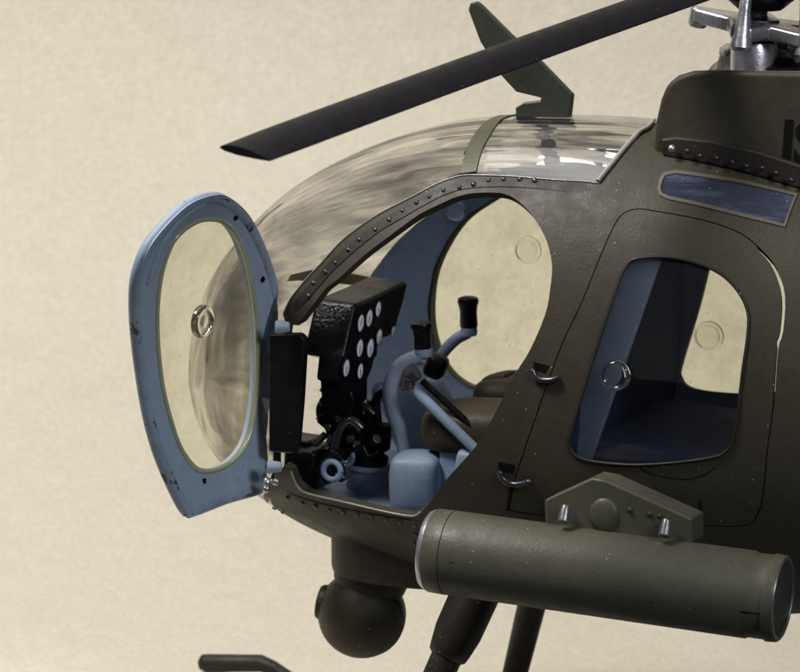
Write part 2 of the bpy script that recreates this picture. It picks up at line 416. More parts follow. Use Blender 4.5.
# raised riveted frame along the doorway
def band(name, pts, w, off=.012, th=.02, mat=OLIVED, par=None):
    bm = bmesh.new(); rows = []
    q = []
    for i in range(len(pts)-1):
        for k in range(5): q.append((pts[i][0]+(pts[i+1][0]-pts[i][0])*k/5, pts[i][1]+(pts[i+1][1]-pts[i][1])*k/5))
    q.append(pts[-1])
    P3 = [hit(x, y) for x, y in q]
    for i, p in enumerate(P3):
        d = (P3[min(i+1, len(P3)-1)]-P3[max(i-1,0)]).normalized(); n = snormal(p); t = d.cross(n).normalized()
        row = []; e_ = min(1, i/4, (len(P3)-1-i)/14); n_ = n
        for k, (a, h) in enumerate(((-1,-.03),(-.92,off*e_-.004),(0,off*e_-.001),(.92,off*e_-.004),(1,-.03))):
            row.append(bm.verts.new(p+t*a*w/2+n*h))
        rows.append(row)
    for i in range(len(rows)-1):
        for k in range(4): bm.faces.new((rows[i][k], rows[i+1][k], rows[i+1][k+1], rows[i][k+1]))
    bm.faces.new(rows[0]); bm.faces.new(list(reversed(rows[-1])))
    o = link(name, bm, mat, par); o.data.set_sharp_from_angle(angle=R(50)); return o, P3
def rivets_on(name, px, par, r=.028, mat=DARKM, off=.012):
    for x, y in px:
        bm = bmesh.new(); p = hit(x, y); n = snormal(p); dome_bm(bm, p+n*off, n, r*random.uniform(.85,1.15))
        link('rivet', bm, mat, par)
fr, _ = band('doorway_frame', [(292,311),(306,295),(316,284),(330,268),(346,253),(364,238),(380,226),(400,214.5),(420,203),(440,192.5),(458,186),(475,183.5),(497,182.5),(520,183),(545,185),(575,188),(597,190)], .115, par=heli)
rivets_on('rivet_row', [(309,296),(314,283),(326,272),(336,263),(349,250),(360,240),(376,230),(390,220),(403,211),(417,203),(430,197),(444,191),(460,188),(474,185),(489,181),(504,180),(520,180),(535,181)], fr, .028, DARKM, .012)
sf, _ = band('sill_frame', [(284,494),(300,500.5),(318,506),(344,512),(372,517.5),(398,522),(416,524),(417,540),(419,556),(420,572)], .12, par=heli)
rivets_on('rivet_row', [(288,497),(303,502),(316,505),(330,509),(344,511),(358,514),(372,516),(387,519),(401,522),(416,525),(416,534),(416,544),(418,556),(419,566),(275,507),(277,518)], sf, .028, DARKM, .012)

# sill lip of pale plastic along the doorway's lower edge
tube('sill_lip', spline([hit(x, y-1, .005) for x, y in [(291,472),(297,486),(307,494),(340,502),(387,513),(412,517),(420,513)]], 4), .010, EDGE, heli, 8)

# ---- rear cabin door
rd_px = [(x, y) for x, y in inset(rear_door, 1.3)]
rd_px = [(x-(2.2 if x > 762 and 250 < y < 345 else 0), y) for x, y in rd_px]
rdoor = patch('rear_door', rd_px, [rear_window], [OLIVE, BLUEI], heli, 'near', .07, off=.004, inner=1)
def rim_loop(name, px, rad, mat, par, off=.02, far=False, seg=8):
    pts = []
    for x, y in px:
        p = hit(x, y, off) if not far else None
        pts.append(p)
    pts.append(pts[0])
    return tube(name, pts, rad, mat, par, seg, caps=False)
rim_loop('window_seal', inset(rear_window, 1), .016, OLIVED, rdoor, .012)
rw_in = inset(rear_window, -1.0)
rwin = patch('window_pane', rw_in, [], [PANE0], rdoor, 'near', .03, off=-.03)
frw = patch('window_pane', rw_in, [], [PANE], shell2, 'far', .03, off=-.03)
def vent(par, p, n, r, mat=None):
    lathe('vent_disc', [(-.02,r),(.02,r),(.045,r*.93),(.05,r*.84),(.03,r*.76),(.022,r*.6),(.03,r*.3),(.034,0)], p, n.normalized(), mat or PANE0, par, 32, 60)
CLEAR = glass('clear_ring', (.80,.80,.78), .3, (.6,.6,.6), 1.9, rough=.06)
pv = hit(615.5,375.5); vent(rdoor, pv, snormal(pv), .15)
q = Vector((pv.x, -pv.y, pv.z)); pf = aty(709, 336, -pv.y-.02); vent(shell2, pf, Vector((0,-1,0)), .16)
# door hinges: small bright hooks beside dark notches
for pts in ([(532,369),(535,376),(542,380),(552,380),(560,377)], [(499,471),(503,479),(511,484),(521,484),(532,481)]):
    tube('door_hinge', spline([hit(x, y, .035) for x, y in pts], 5), [.022]+[.032]*19+[.01]*2, DARKM, rdoor, 10)
for pts in ([(534,362),(549,366),(545,373),(533,369)], [(498,462),(515,465),(513,473),(499,470)]):
    bm = bmesh.new(); ps = [hit(x, y, .006) for x, y in pts]; prism_bm(bm, ps, -snormal(ps[0])*.03)
    link('hinge_notch', bm, GROUT, heli, smoothf=False)
# panel lines of the pillar
for pts, w_ in (([(512,486),(510,497),(508,510)],.022), ([(700,500),(701,515),(700,528)],.014), ([(640,468),(655,475),(685,479),(703,475),(716,467)],.009)):
    link('panel_line', tube_bm(bmesh.new(), spline([hit(x, y, -.002) for x, y in pts], 5), w_, 6), GROUT, heli)

# ---- upper side window
ri = inset(roof_window, 2.6)
rwf = patch('upper_window', inset(roof_window, -.8), [ri], [FRAME], heli, 'near', .05, off=.012, step=.05)
patch('window_pane', ri, [], [glass('upper_pane', (.50,.58,.80), .5, (.22,.25,.36), 1.75, (.45,1,2.6), .10, .04, .15)], rwf, 'near', .03, off=.0, step=.05)  # blue streaks painted into the pane imitate a streaky reflection

# ---- canopy
can_top = [('P',1.98,90)]+[(x-1, y) for x, y in arc]+[(x, y-.5) for x, y in strip_up]+strip_tip[:1]
can_out = can_top+[(283,340),(277,380),(274,430),(273,470)]+belly_front[1:]+belly_low+[('s',0.03,-90),('s',0.03,90)]
def add_flow(o):
    at = o.data.attributes.new('flow', 'FLOAT_VECTOR', 'POINT')
    for i, v in enumerate(o.data.vertices):
        s_, t_ = to_param(v.co); at.data[i].vector = (s_, t_ if v.co.y < 0 else math.pi-t_, 0)
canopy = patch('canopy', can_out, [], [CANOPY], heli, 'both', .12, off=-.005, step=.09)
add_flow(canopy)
# painted canopy straps
def strap_x(name, x0, x1, a0, a1, side, mat, off=.012):
    return patch(name, [('P',x0,a0),('P',x1,a0),('P',x1,a1),('P',x0,a1)], [], [mat], canopy, side, .035, off=off, step=.05)
STRAP = paint('strap_olive', (.055,.055,.030), (.045,.043,.025), .4)
sA = to_param(hit(468.5,173))
pA = hit(466,170); pB = hit(484,122)
strap = patch('canopy_strap', [(461,174),(467,148),(477,131),(489,120),('P',pB.x+.06,90),('P',pB.x+.2,90),(501,120),(491,134),(482,150),(476,172)], [], [STRAP], canopy, 'near', .03, off=.01, step=.05)
strap2 = patch('canopy_strap', [('P',.42,50),('P',.58,50),('P',.58,90),('P',.42,90)], [], [STRAP], canopy, 'far', .03, off=.01, step=.05)
# far horizontal strap, traced where it shows through the doorway
def far_hit(px, py, off=0.0):
    d = ray(px, py).normalized(); t = 48.0
    while t > 34:
        if implicit(CAM+d*t, off) < 0:
            a, b = t, t+.06
            for _ in range(18):
                m = (a+b)/2
                if implicit(CAM+d*m, off) < 0: a = m
                else: b = m
            return CAM+d*a
        t -= .06
    return CAM+d*40
bm = bmesh.new(); up_, lo_ = [], []
k0 = far_hit(318, 272); k1 = far_hit(330, 272); slope = (k1.y-k0.y)/12
for x in range(288, 373, 6):
    f = (x-296)/70; ya, yb = 267+7*f*f+1*f, 279+6*f*f+1*f
    if x >= 318: A_, B_ = far_hit(x, ya), far_hit(x, yb)
    else: yy = k0.y-(318-x)*.02; A_, B_ = aty(x, ya, yy), aty(x, yb, yy)
    up_.append(bm.verts.new(A_)); lo_.append(bm.verts.new(B_))
for i in range(len(up_)-1): bm.faces.new((up_[i], up_[i+1], lo_[i+1], lo_[i]))
solid(link('canopy_strap', bm, paint('strap_tan', (.34,.28,.13), (.28,.23,.10), .4), canopy), .03, offset=0)
# thick clear edge of the canopy
tube('canopy_edge', spline([surf_p(S(1.96), R(88), .02)]+[hit(x, y, .02) for x, y in [(648,127),(638,133),(625,147),(612,163),(603,174),(598,181)]], 6), .024, EDGE, canopy, 10)
tube('canopy_edge', spline([hit(x, y, .01) for x, y in strip_up], 3), .005, EDGE, canopy, 8)

# ---- antenna blade on the roof
ap = [(468,10),(470,3),(476,2),(481,6),(510,35),(541,63),(572,95),(569,117),(545,117),(516,117),(515,108),(523,103),(540,101),(541,98),(516,92),(502,77),(480,42)]
ap = [(x, y) if y < 110 else (x, y+4) for x, y in ap]
prism('antenna', [aty(x, y, -.05) for x, y in ap], (0,.1,0), ANT, heli, .018)

# ---- engine cowling (doghouse) behind the cabin
def cowl_outline(y):
    px = [(653,150),(655,122),(660,100),(666,85),(677,76),(692,71.5),(715,70.5),(760,71.5),(800,72)]
    pts = [aty(a, b, y) for a, b in px]
    z1 = pts[-1].z
    return pts+[Vector((5.2,y,z1-.08)), Vector((6.6,y,z1-.75)), Vector((7.2,y,z1-1.7)), Vector((5.0,y,.9)), Vector((2.2,y,1.3))]
bm = bmesh.new(); base = cowl_outline(-.78); rings = []
for yy, sh in ((-.78,0),(-.72,.0),(0,-.10),(.72,.0),(.78,0)):
    cen = Vector((4.4,0,1.8)); rings.append([bm.verts.new(Vector((cen.x+(p.x-cen.x)*(1+sh*.5), yy, cen.z+(p.z-cen.z)*(1+sh)))) for p in base])
rings2 = rings
for i in range(len(rings)-1):
    n = len(base)
    for k in range(n): bm.faces.new((rings[i][k], rings[i][(k+1)%n], rings[i+1][(k+1)%n], rings[i+1][k]))
bm.faces.new(list(reversed(rings[0]))); bm.faces.new(rings[-1])
cowl = bevel(link('engine_cowling', bm, OLIVE, heli), .07, 5, 28)
cr = [(673,148),(689,151),(702,156),(718,158),(734,162),(748,166),(764,168),(778,173),(793,180),(808,185)]
for i, (x, y) in enumerate(cr):
    bm = bmesh.new(); p = aty(x, y, -.86); dome_bm(bm, p+Vector((0,-.035,0)), Vector((0,-1,.35)), .040 if i == 0 else .031, .045)
    link('rivet', bm, SILVER if i == 0 else DARKM, cowl)
# flange under the rivets
fpts = [aty(x, y, -.84) for x, y in [(660,139),(676,137),(712,141),(760,152),(800,165),(815,170),(815,196),(800,190),(740,172),(690,161),(662,157)]]
prism('cowling_flange', fpts, (0,.2,0), OLIVED, cowl, .03)
hump = [aty(x, y, -.80) for x, y in [(668,141),(684,137),(712,140),(736,148),(800,168),(815,172),(815,182),(668,150)]]
# stencil figures
def text(s, px, py, h, y):
    cu = bpy.data.curves.new('stencil_text', 'FONT'); cu.body = s; cu.size = h; cu.extrude = .004; cu.offset = .012; cu.space_character = .95
    o = bpy.data.objects.new('stencil_text', cu); col.objects.link(o)
    dg = bpy.context.evaluated_depsgraph_get(); dg.update(); me = bpy.data.meshes.new_from_object(o.evaluated_get(dg)); bpy.data.objects.remove(o)
    me.materials.clear(); me.materials.append(GROUT)
    o = bpy.data.objects.new('stencil_text', me); col.objects.link(o); p = aty(px, py, y)
    o.matrix_world = Matrix.Translation(p) @ Matrix.Rotation(R(90), 4, 'X'); o.parent = cowl
    return o
text('IS', 778.5, 161, .60, -.787)

# ---- rotor
hx = aty(755, 0, 0); 
mz = aty(754, 75, 0).z; axis = Vector((-.05, .0, 1)).normalized(); mo = Vector((aty(754,75,0).x+.02, 0, mz-.5))
hub0 = Vector(aty(748, 28, 0)); hub0.x = mo.x
mast = lathe('rotor_head', [(.2,.22),(.3,.34),(.62,.34),(.7,.2)], hub0, axis, BLACK, heli, 24)
lathe('mast_sleeve', [(0,.24),(.5,.235),(.78,.235),(.84,.215),(.86,.18),(.83,.15)], mo, axis, SILVER, mast)
lathe('mast_shaft', [(.5,.12),(.86,.13),(.96,.12),(.97,.17),(1.05,.17),(1.1,.12),(1.9,.12)], mo, axis, DARKM, mast)
hub = Vector(aty(748, 28, 0)); hub.x = mo.x+.0
angs = [180, 252, 270, 332, 30, 105]
arms = [R(180), R(-90), R(-28), R(36), R(108)]
arms.sort(key=lambda a: a % (2*math.pi)); pl = []
for i, a in enumerate(arms):
    nx = arms[(i+1) % 5]; gap = (nx-a) % (2*math.pi)
    for da in (-.16, .16): pl.append(hub+Vector((math.cos(a+da)*.68, math.sin(a+da)*.68, -.05)))
    mid = a+gap/2; pl.append(hub+Vector((math.cos(mid)*.36, math.sin(mid)*.36, -.05)))
tilt = Matrix.Rotation(R(5), 4, 'Y')
pl = [hub+(tilt @ (p-hub)) for p in pl]
swash = prism('swash_plate', pl, (0,0,.15), SILVER, mast, .035)
for a in arms:
    c = hub+tilt @ Vector((math.cos(a)*.64, math.sin(a)*.64, 0)); tall = abs(a-R(180)) > .1
    lathe('pitch_link', [(-.15,.09),(-.11,.115),(.0,.09),(.25,.06),(.75,.05)] if tall else [(-.10,.08),(-.07,.10),(.08,.10),(.10,.08)], c, (-math.cos(a)*.12,-math.sin(a)*.12,1), SILVER, mast, 16)
lathe('hub_nut', [(-.1,.2),(0,.22),(.1,.2),(.12,.1)], hub, axis, DARKM, mast, 8)
# blades
tip_le, tip_te = aty(219,147.5,-6), aty(270,161,-6)
root_c = aty(742, -25, -.15)
def blade(A, B, chA, chB, up=Vector((0,0,1)), name='rotor_blade'):
    """A tip centre, B root centre; lens section, flat bottom"""
    bm = bmesh.new(); rings = []
    prof = [(-.5,0),(-.47,.055),(-.36,.11),(-.15,.15),(.1,.13),(.35,.07),(.5,.012),(.5,-.012),(.2,-.05),(-.15,-.07),(-.4,-.05)]
    n = 14
    for i in range(n+1):
        t = i/n; c = A.lerp(B, t)+Vector((0,0,.02*math.sin(t*math.pi))); ch = chA.lerp(chB, t)
        if i == 0: ts = .75
        else: ts = 1
        rings.append([bm.verts.new(c+ch*a*(.985 if i == 0 else 1)+up*b*.95*ch.length*ts) for a, b in prof])
    m = len(prof)
    for i in range(n):
        for k in range(m): bm.faces.new((rings[i][k], rings[i][(k+1)%m], rings[i+1][(k+1)%m], rings[i+1][k]))
    bm.faces.new(list(reversed(rings[0]))); bm.faces.new(rings[-1])
    o = link(name, bm, BLADE, mast); o.data.set_sharp_from_angle(angle=R(55)); return o
chT = tip_te-tip_le
blade((tip_le+tip_te)/2+Vector((0,0,.0)), root_c, chT, Vector((.50,-.13,-.05)))
ln = 6.0
d1 = (root_c-hub); 
for k, dr in ((1,-.6),(2,-.8),(3,.35)):
    a = math.atan2(-5.7, -2.6)+k*math.pi/2; dv = Vector((math.cos(a), math.sin(a), 0)); pv_ = Vector((-dv.y, dv.x, 0))
    blade(Vector((hub.x,hub.y,root_c.z))+dv*(ln+.3)+Vector((0,0,dr)), Vector((hub.x,hub.y,root_c.z))+dv*.3, pv_*.52, pv_*.56)
# dark intake mesh behind the mast
bm = bmesh.new()
for i in range(60):
    a = random.uniform(0, 6.28); rr = random.uniform(0,1)**.5
    p = Vector((hub.x+.15+math.cos(a)*rr*.62, .55+math.sin(a)*.5*rr, mz+.12+.18*(1-rr)+random.uniform(-.03,.03)))
    bmesh.ops.create_icosphere(bm, subdivisions=1, radius=random.uniform(.05,.1), matrix=Matrix.Translation(p))
tube_bm(bm, [(hub.x+.15,.5,mz-.3),(hub.x+.15,.5,mz+.1),(hub.x+.15,.5,mz+.2)], [.72,.66,.5], 20)
link('air_intake', bm, OLIVED, cowl)

# ================================================================ interior
cab = heli
def half_w(x, z, m=.07):
    s = S(x); dz = z-Zc(s); H = Ht(s) if dz >= 0 else Hb(s)
    v = 1-(min(1,abs(dz)/H))**P
    return max(.02, Wd(s)*v**(1/P)-m)
zf = -2.02
xs = [-1.75+.15*i for i in range(38)]
bm = bmesh.new(); L_ = [bm.verts.new((x, -half_w(x, zf), zf)) for x in xs]; R_ = [bm.verts.new((x, half_w(x, zf), zf)) for x in xs]
for i in range(len(xs)-1): bm.faces.new((L_[i], L_[i+1], R_[i+1], R_[i]))
solid(link('cabin_floor', bm, PALE, cab), .06)
def bulkhead(x, z0, z1, name, mat, th=.06):
    pts = []; n = 14
    for i in range(n+1):
        z = z0+(z1-z0)*i/n; pts.append(Vector((x, -half_w(x, z, .08), z)))
    for i in range(n, -1, -1):
        z = z0+(z1-z0)*i/n; pts.append(Vector((x, half_w(x, z, .08), z)))
    return prism(name, pts, (th,0,0), mat, cab, 0)
bulkhead(1.80, -2.0, 1.55, 'cabin_bulkhead', SHADE_BLUE)
bulkhead(4.3, -2.3, 1.7, 'rear_bulkhead', SHADE_BLUE)
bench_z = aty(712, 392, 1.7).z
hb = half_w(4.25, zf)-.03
box('rear_bench', (3.05, .0, (bench_z+zf)/2), (2.35, 2*hb, bench_z-zf), SHADE_BLUE, cab, .06)
# posts beside the rear window, inner frame
box('inner_post', (2.02,-1.50,-.35),(.34,.07,3.0), BLUEI, cab, .03, Matrix.Rotation(R(15),3,'Y'))
# seats
def seat(y, lab=None):
    bm = bmesh.new(); box_bm(bm, (.60, y, -1.06), (1.25,1.0,.50), Matrix.Rotation(R(-6),3,'Y'))
    bmesh.ops.subdivide_edges(bm, edges=bm.edges, cuts=1, use_grid_fill=True)
    c = e = link('pilot_seat', bm, SEAT, cab); m = c.modifiers.new('s','SUBSURF'); m.levels = m.render_levels = 2
    bm = bmesh.new(); box_bm(bm, (1.42, y, -.35), (.22,.95,1.5), Matrix.Rotation(R(12),3,'Y'))
    bmesh.ops.subdivide_edges(bm, edges=bm.edges, cuts=3, use_grid_fill=True)
    c = link('backrest', bm, SEAT, e); m = c.modifiers.new('s','SUBSURF'); m.levels = m.render_levels = 2
    box('seat_base', (.72, y, -1.62), (.95,.8,.72), BLUEI, e, .05)
    return e
seat(-.72); seat(.85)
# instrument panel
X0 = -.75
fp = [(357,304),(383,293),(409,281),(405,300),(400,316),(396,332),(388,338),(379,339),(378,356),(370,366),(344,360)]
ip = prism('instrument_panel', [atx(x, y, X0) for x, y in fp], (-.46,0,0), BLACK, cab, .05, 4)
prism('panel_face', [atx(x, y, X0+.02) for x, y in [(358,307),(407,284),(403.5,300),(398.5,316),(394.5,331),(387.5,336.5),(378,337.5),(377,355),(369.5,364.5),(346,360)]], (-.03,0,0), MATTE, ip, .006)
prism('lower_panel', [atx(x, y, X0) for x, y in [(343,357),(378,347),(373,368),(368,381),(340,384)]], (-.27,0,0), MATTE, ip, .04)
prism('pedestal', [atx(x, y, X0-.02) for x, y in [(343,380),(368,377),(367,450),(352,455),(346,425)]], (-.26,0,0), MATTE, ip, .03)
def ring_disc(name, c, n, r, mat, par, th=.02, rim=None):
    n = Vector(n).normalized(); c = Vector(c); bm = lathe_bm(bmesh.new(), [(0,r),(th,r),(th+.003,r*.9)], c, n, 28)
    a = Vector((0,0,1)); t = (a-n*a.dot(n)).normalized(); b = n.cross(t); nf = len(bm.faces)
    if rim:
        tube_bm(bm, [c+n*th+(t*math.cos(k*math.pi/12)+b*math.sin(k*math.pi/12))*r for k in range(25)], r*.10, 6, caps=False)
        a0 = random.uniform(0, 6.28); d = t*math.cos(a0)+b*math.sin(a0); e = n.cross(d); q0 = c+n*(th+.006)
        prism_bm(bm, [q0-d*r*.25-e*r*.05, q0+d*r*.6-e*r*.03, q0+d*r*.6+e*r*.03, q0-d*r*.25+e*r*.05], n*.004)
        for k in range(0):
            a0 = k*math.pi/4; d = t*math.cos(a0)+b*math.sin(a0); e = n.cross(d)
            prism_bm(bm, [q0+d*r*.65-e*r*.03, q0+d*r*.85-e*r*.03, q0+d*r*.85+e*r*.03, q0+d*r*.65+e*r*.03], n*.003)
        bm.faces.ensure_lookup_table()
        for f in bm.faces[nf:]: f.material_index = 1
    o = link(name, bm, [mat, rim or mat], par); o.data.set_sharp_from_angle(angle=R(40)); return o
for x, y, r in [(360,323,.098),(368.5,318,.098),(377.5,309,.085),(359,348,.102),(369.5,348,.108),(378.5,337,.09),(345.5,368,.098),(359.5,371,.088),(392.5,331,.055),(364,407,.085)]:
    ring_disc('gauge', atx(x, y, X0+.02), (1,0,0), r*.95, WHITE, ip, .006, BLACK)
# centre console electronics below the panel
def cyl(name, a, b, r, mat, par, seg=18, bev=.02): return tube(name, [a, b], r, mat, par, seg, bev=bev)
A = aty(326,410,-1.0); cyl('dimmer_knob', A+Vector((-.08,0,0)), A+Vector((.22,0,0)), .10, BLACK, ip)
A = aty(338,428,-1.0); cyl('relay', A+Vector((-.1,0,.02)), A+Vector((.2,.1,.02)), .09, BLACK, ip)
box('radio_box', aty(356,428,-.55), (.25,.4,.55), BLACK, ip, .04)
box('radio_box', aty(352,395,-.6), (.2,.35,.3), BLACK, ip, .04)
for x, y, r in ((337,395,.05),(341,416,.045),(326,399,.05),(352,437,.04),(330,425,.04)):
    A = aty(x, y, -1.05); cyl('switch', A, A+Vector((.02,-.12,0)), r, DARKM, ip, 10, .01)
rs = random.Random(3)
for i in range(26):
    x, y = rs.uniform(318,352), rs.uniform(386,474); A = aty(x, y, rs.uniform(-1.1,-.8))
    k = rs.random(); m_ = [BLACK, BLACK, DARKM, STEEL, BLUEI][int(rs.random()*4.3)]
    if k < .5: box('fitting', A, (rs.uniform(.05,.14), .1, rs.uniform(.05,.16)), m_, cab, .015, Matrix.Rotation(rs.uniform(-.6,.6),3,'Y'))
    else: cyl('fitting', A, A+Vector((rs.uniform(-.12,.12), -.08, rs.uniform(-.12,.12))), rs.uniform(.02,.045), m_, cab, 10, .01)
for pts in ([(330,390),(324,402),(330,420),(338,436)], [(350,452),(362,446),(368,456),(378,452)], [(345,384),(352,398),(349,415),(342,430)]):
    tube('cable', spline([aty(x, y, -1.05) for x, y in pts], 5), .02, BLACK, cab, 8)
# pedals on the floor
def pedal(x, y, yy):
    A = aty(x, y, yy)
    e = box('rudder_pedal', A+Vector((0,0,.0)), (.10,.24,.32), BLACK, cab, .03, Matrix.Rotation(R(20),3,'Y'))
    tube('pedal_arm', spline([A+Vector((.0,0,.1)), A+Vector((.06,-.02,.35)), A+Vector((.18,-.04,.48)), A+Vector((.3,-.02,.4))], 5), .045, DARKM, e, 8)
    bmx = bmesh.new(); c = A+Vector((.04,-.12,-.06))
    tube_bm(bmx, [c+Vector((math.cos(k*math.pi/9)*.095, 0, math.sin(k*math.pi/9)*.095)) for k in range(19)], .032, 8, caps=False)
    link('pedal_ring', bmx, BLUEI, e)
pedal(333, 462, -1.15); pedal(345, 448, -.75)
bx = aty(308, 466, -.9); box('avionics_box', bx, (.36,.55,.46), BLACK, cab, .06)
bx = aty(303, 442, -.8); box('avionics_box', bx, (.28,.4,.12), BLACK, cab, .03)
for x, y in ((352,448),(372,442),(340,478),(327,480)):
    A = aty(x, y, -.95); cyl('fitting', A, A+Vector((.08,-.06,.06)), .055, DARKM, cab, 10, .015)
# control column housing and blue boxes
A = aty(368, 482, -.45); lathe('column_housing', [(-.25,.25),(.12,.21),(.16,.24),(.2,.22),(.22,.1)], A, (0,0,1), BLUEI, cab)
A = aty(368, 458, -.45); lathe('column_boot', [(-.05,.21),(.02,.22),(.06,.16),(.2,.1),(.28,.05)], A, (0,0,1), BLACK, cab)
tube('control_rod', spline([aty(374,455,-.45), aty(378,430,-.45), aty(376,400,-.45), aty(384,392,-.45)],5), .05, BLACK, cab, 10)
c0 = aty(381,392,-.3); bm = bmesh.new(); bmesh.ops.create_icosphere(bm, subdivisions=3, radius=.11, matrix=Matrix.Translation(c0)); link('rod_joint', bm, BLUEI, cab)
c0 = aty(380,437,-.5); box('control_block', c0, (.2,.2,.3), BLACK, cab, .04)
def lump(name, c, d, mat, rotz=0, lev=2, roty=0):
    bm = bmesh.new(); box_bm(bm, c, d, Matrix.Rotation(R(rotz),3,'Z') @ Matrix.Rotation(R(roty),3,'Y'))
    bmesh.ops.bevel(bm, geom=bm.edges[:], offset=min(d)*.16, segments=1, affect='EDGES')
    o = link(name, bm, mat, cab); m = o.modifiers.new('s','SUBSURF'); m.levels = m.render_levels = lev; return o
A = aty(415,482,-1.15); lump('seat_front_box', A+Vector((0,.1,-.02)), (.58,.62,.66), PALE, 8, 2, -4)
A = aty(466,468,-1.2); lump('seat_side_box', A+Vector((.05,.1,-.08)), (.34,.5,.6), PALE, 5)
# cyclic sticks
def cyclic(grip_top, grip_bot, path, yy, mat):
    e = tube('cyclic_stick', spline([aty(x, y, yy) for x, y in path], 6), mat[1], mat[0], cab, 12)
    gt, gb = aty(*grip_top, yy), aty(*grip_bot, yy)
    d = gt-gb
    tube('stick_grip', [gb, gb+d*.1, gb+d*.55, gb+d*.72, gb+d*.85, gb+d*.97, gt+d*.02], [.075,.095,.09,.10,.115,.105,.06], BLACK, e, 16)
    A = aty(*path[0], yy); lathe('grip_collar', [(-.04,.08),(0,.09),(.05,.085)], gb-d.normalized()*.03, d, mat[0], e, 14)
    return e
cyclic((421,322),(423,350), [(423,356),(412,359),(400,366),(392,380),(390,396),(394,415),(401,432),(405,452),(406,466)], -.8, (BLUE,.078))
cyclic((468,297),(469,329), [(468,333),(458,338),(449,346),(441,356),(436,366),(438,385),(446,410)], .6, (BLUEI,.062))
c0 = aty(436,366,-.2); bm = bmesh.new(); box_bm(bm, c0, (.22,.22,.26), Matrix.Rotation(R(20),3,'Y')); bevel(link('stick_joint', bm, BLACK, cab), .07)
# collective lever
a, b = aty(413,388,-1.3), aty(478,452,-1.3)
e = tube('collective_lever', [a, b], .055, PALE, cab, 12)
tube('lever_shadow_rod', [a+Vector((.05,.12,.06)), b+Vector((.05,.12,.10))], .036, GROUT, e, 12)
g0, g1_, g2 = aty(409,389,-1.32), aty(408,378,-1.32), aty(416,371,-1.32)
tube('lever_grip', spline([g0, g1_, g2], 5), [.075]*6+[.09]*5, SEAT if 0 else DARKM, e, 12)
# round blue panel low on the far side
c0 = aty(405,405,.15); ring_disc('trim_disc', c0, (.2,-1,.1), .24, BLUEI, cab, .05)
lump('centre_console', aty(428,432,.15), (.75,.3,1.1), BLUEI, 0, 2, -25)
lump('far_seat_strap', aty(500,385,.8), (.35,.35,.28), SEAT, 0, 2, -20)

# ================================================================ doors
# far door, closed: fills the doorway, oval window
far_win_px = smooth([(492,196),(470,213),(452,240),(440,270),(435.5,300),(437,330),(446,357),(460,377),(480,389),(505,391),(532,378),(558,345),(575,300),(580,250),(568,210),(545,186),(515,184)], 4)
fw = []
for x, y in far_win_px:
    p = far_hit(x, y); fw.append(to_param(Vector((p.x, p.y, p.z))))
fw = [(s*KS, t*KT) for s, t in fw]
dpx = strip_lo+door_aft+[(412,517),(387,513),(340,502),(307,494),(297,485),(291,470),(282,440),(279,400),(283,350),(292,326)]
do = dens([conv(v) for v in inset(dpx, -3)], .06)
V, T = cdt(do, [fw], .09)
fdoor = patch_vt('front_door', V, T, [OLIVE, BLUEI], heli, 'far', .10, .012, 1)
fdoor['label'] = 'closed far front door with oval window'
V, T = cdt(inset(fw, -.03), [], .09)
fpane = patch_vt('window_pane', V, T, [PANE], fdoor, 'far', .03, -.03, 0)
rimpts = []
for s, t in fw+[fw[0]]:
    p = surf_p(s/KS, t/KT, -.10); rimpts.append(Vector((p.x, -p.y, p.z)))
tube('window_seal', rimpts, .028, RIM, fdoor, 8, caps=False)
pc = aty(528,250, 1.78); vent(fdoor, pc, Vector((0,-1,0)), .15)
pc = far_hit(462,202); vent(fdoor, pc+Vector((0,-.2,-.05)), Vector((0,-1,-.4)), .14, BLUEI)

pp = [far_hit(x, y) for x, y in [(364,292),(368,282),(377,266),(389,249),(402,233),(420,216),(445,198),(480,182),(500,185),(470,206),(450,232),(437,262),(431,300),(433,335),(443,365),(440,420),(400,440),(372,430),(362,390),(360,330)]]
pp = [to_param(p) for p in pp]; pp = [(s*KS, t*KT) for s, t in pp]
V, T = cdt(dens(pp, .06), [], .09)
post = patch_vt('door_post', V, T, [OLIVE, BLUEI], heli, 'far', .06, -.115, 1)
def thicken(name, VV, TT, vec, mats, parent):
    # sheet plus an offset back sheet and a rim, one closed mesh
    bm = bmesh.new(); a = [bm.verts.new(p) for p in VV]; b = [bm.verts.new(p+vec) for p in VV]; cnt = {}
    for t in TT:
        f = bm.faces.new([a[i] for i in t]); f.smooth = True
        f = bm.faces.new([b[i] for i in reversed(t)]); f.material_index = 1; f.smooth = True
        for i in range(len(t)):
            e = (t[i], t[(i+1) % len(t)]); cnt[e] = cnt.get(e, 0)+1
    for (i, j) in cnt:
        if (j, i) not in cnt: bm.faces.new((a[j], a[i], b[i], b[j]))
    loose = [v for v in bm.verts if not v.link_faces]; bmesh.ops.delete(bm, geom=loose, context='VERTS')
    o = link(name, bm, mats, parent, recalc=False); o.data.set_sharp_from_angle(angle=R(45)); return o
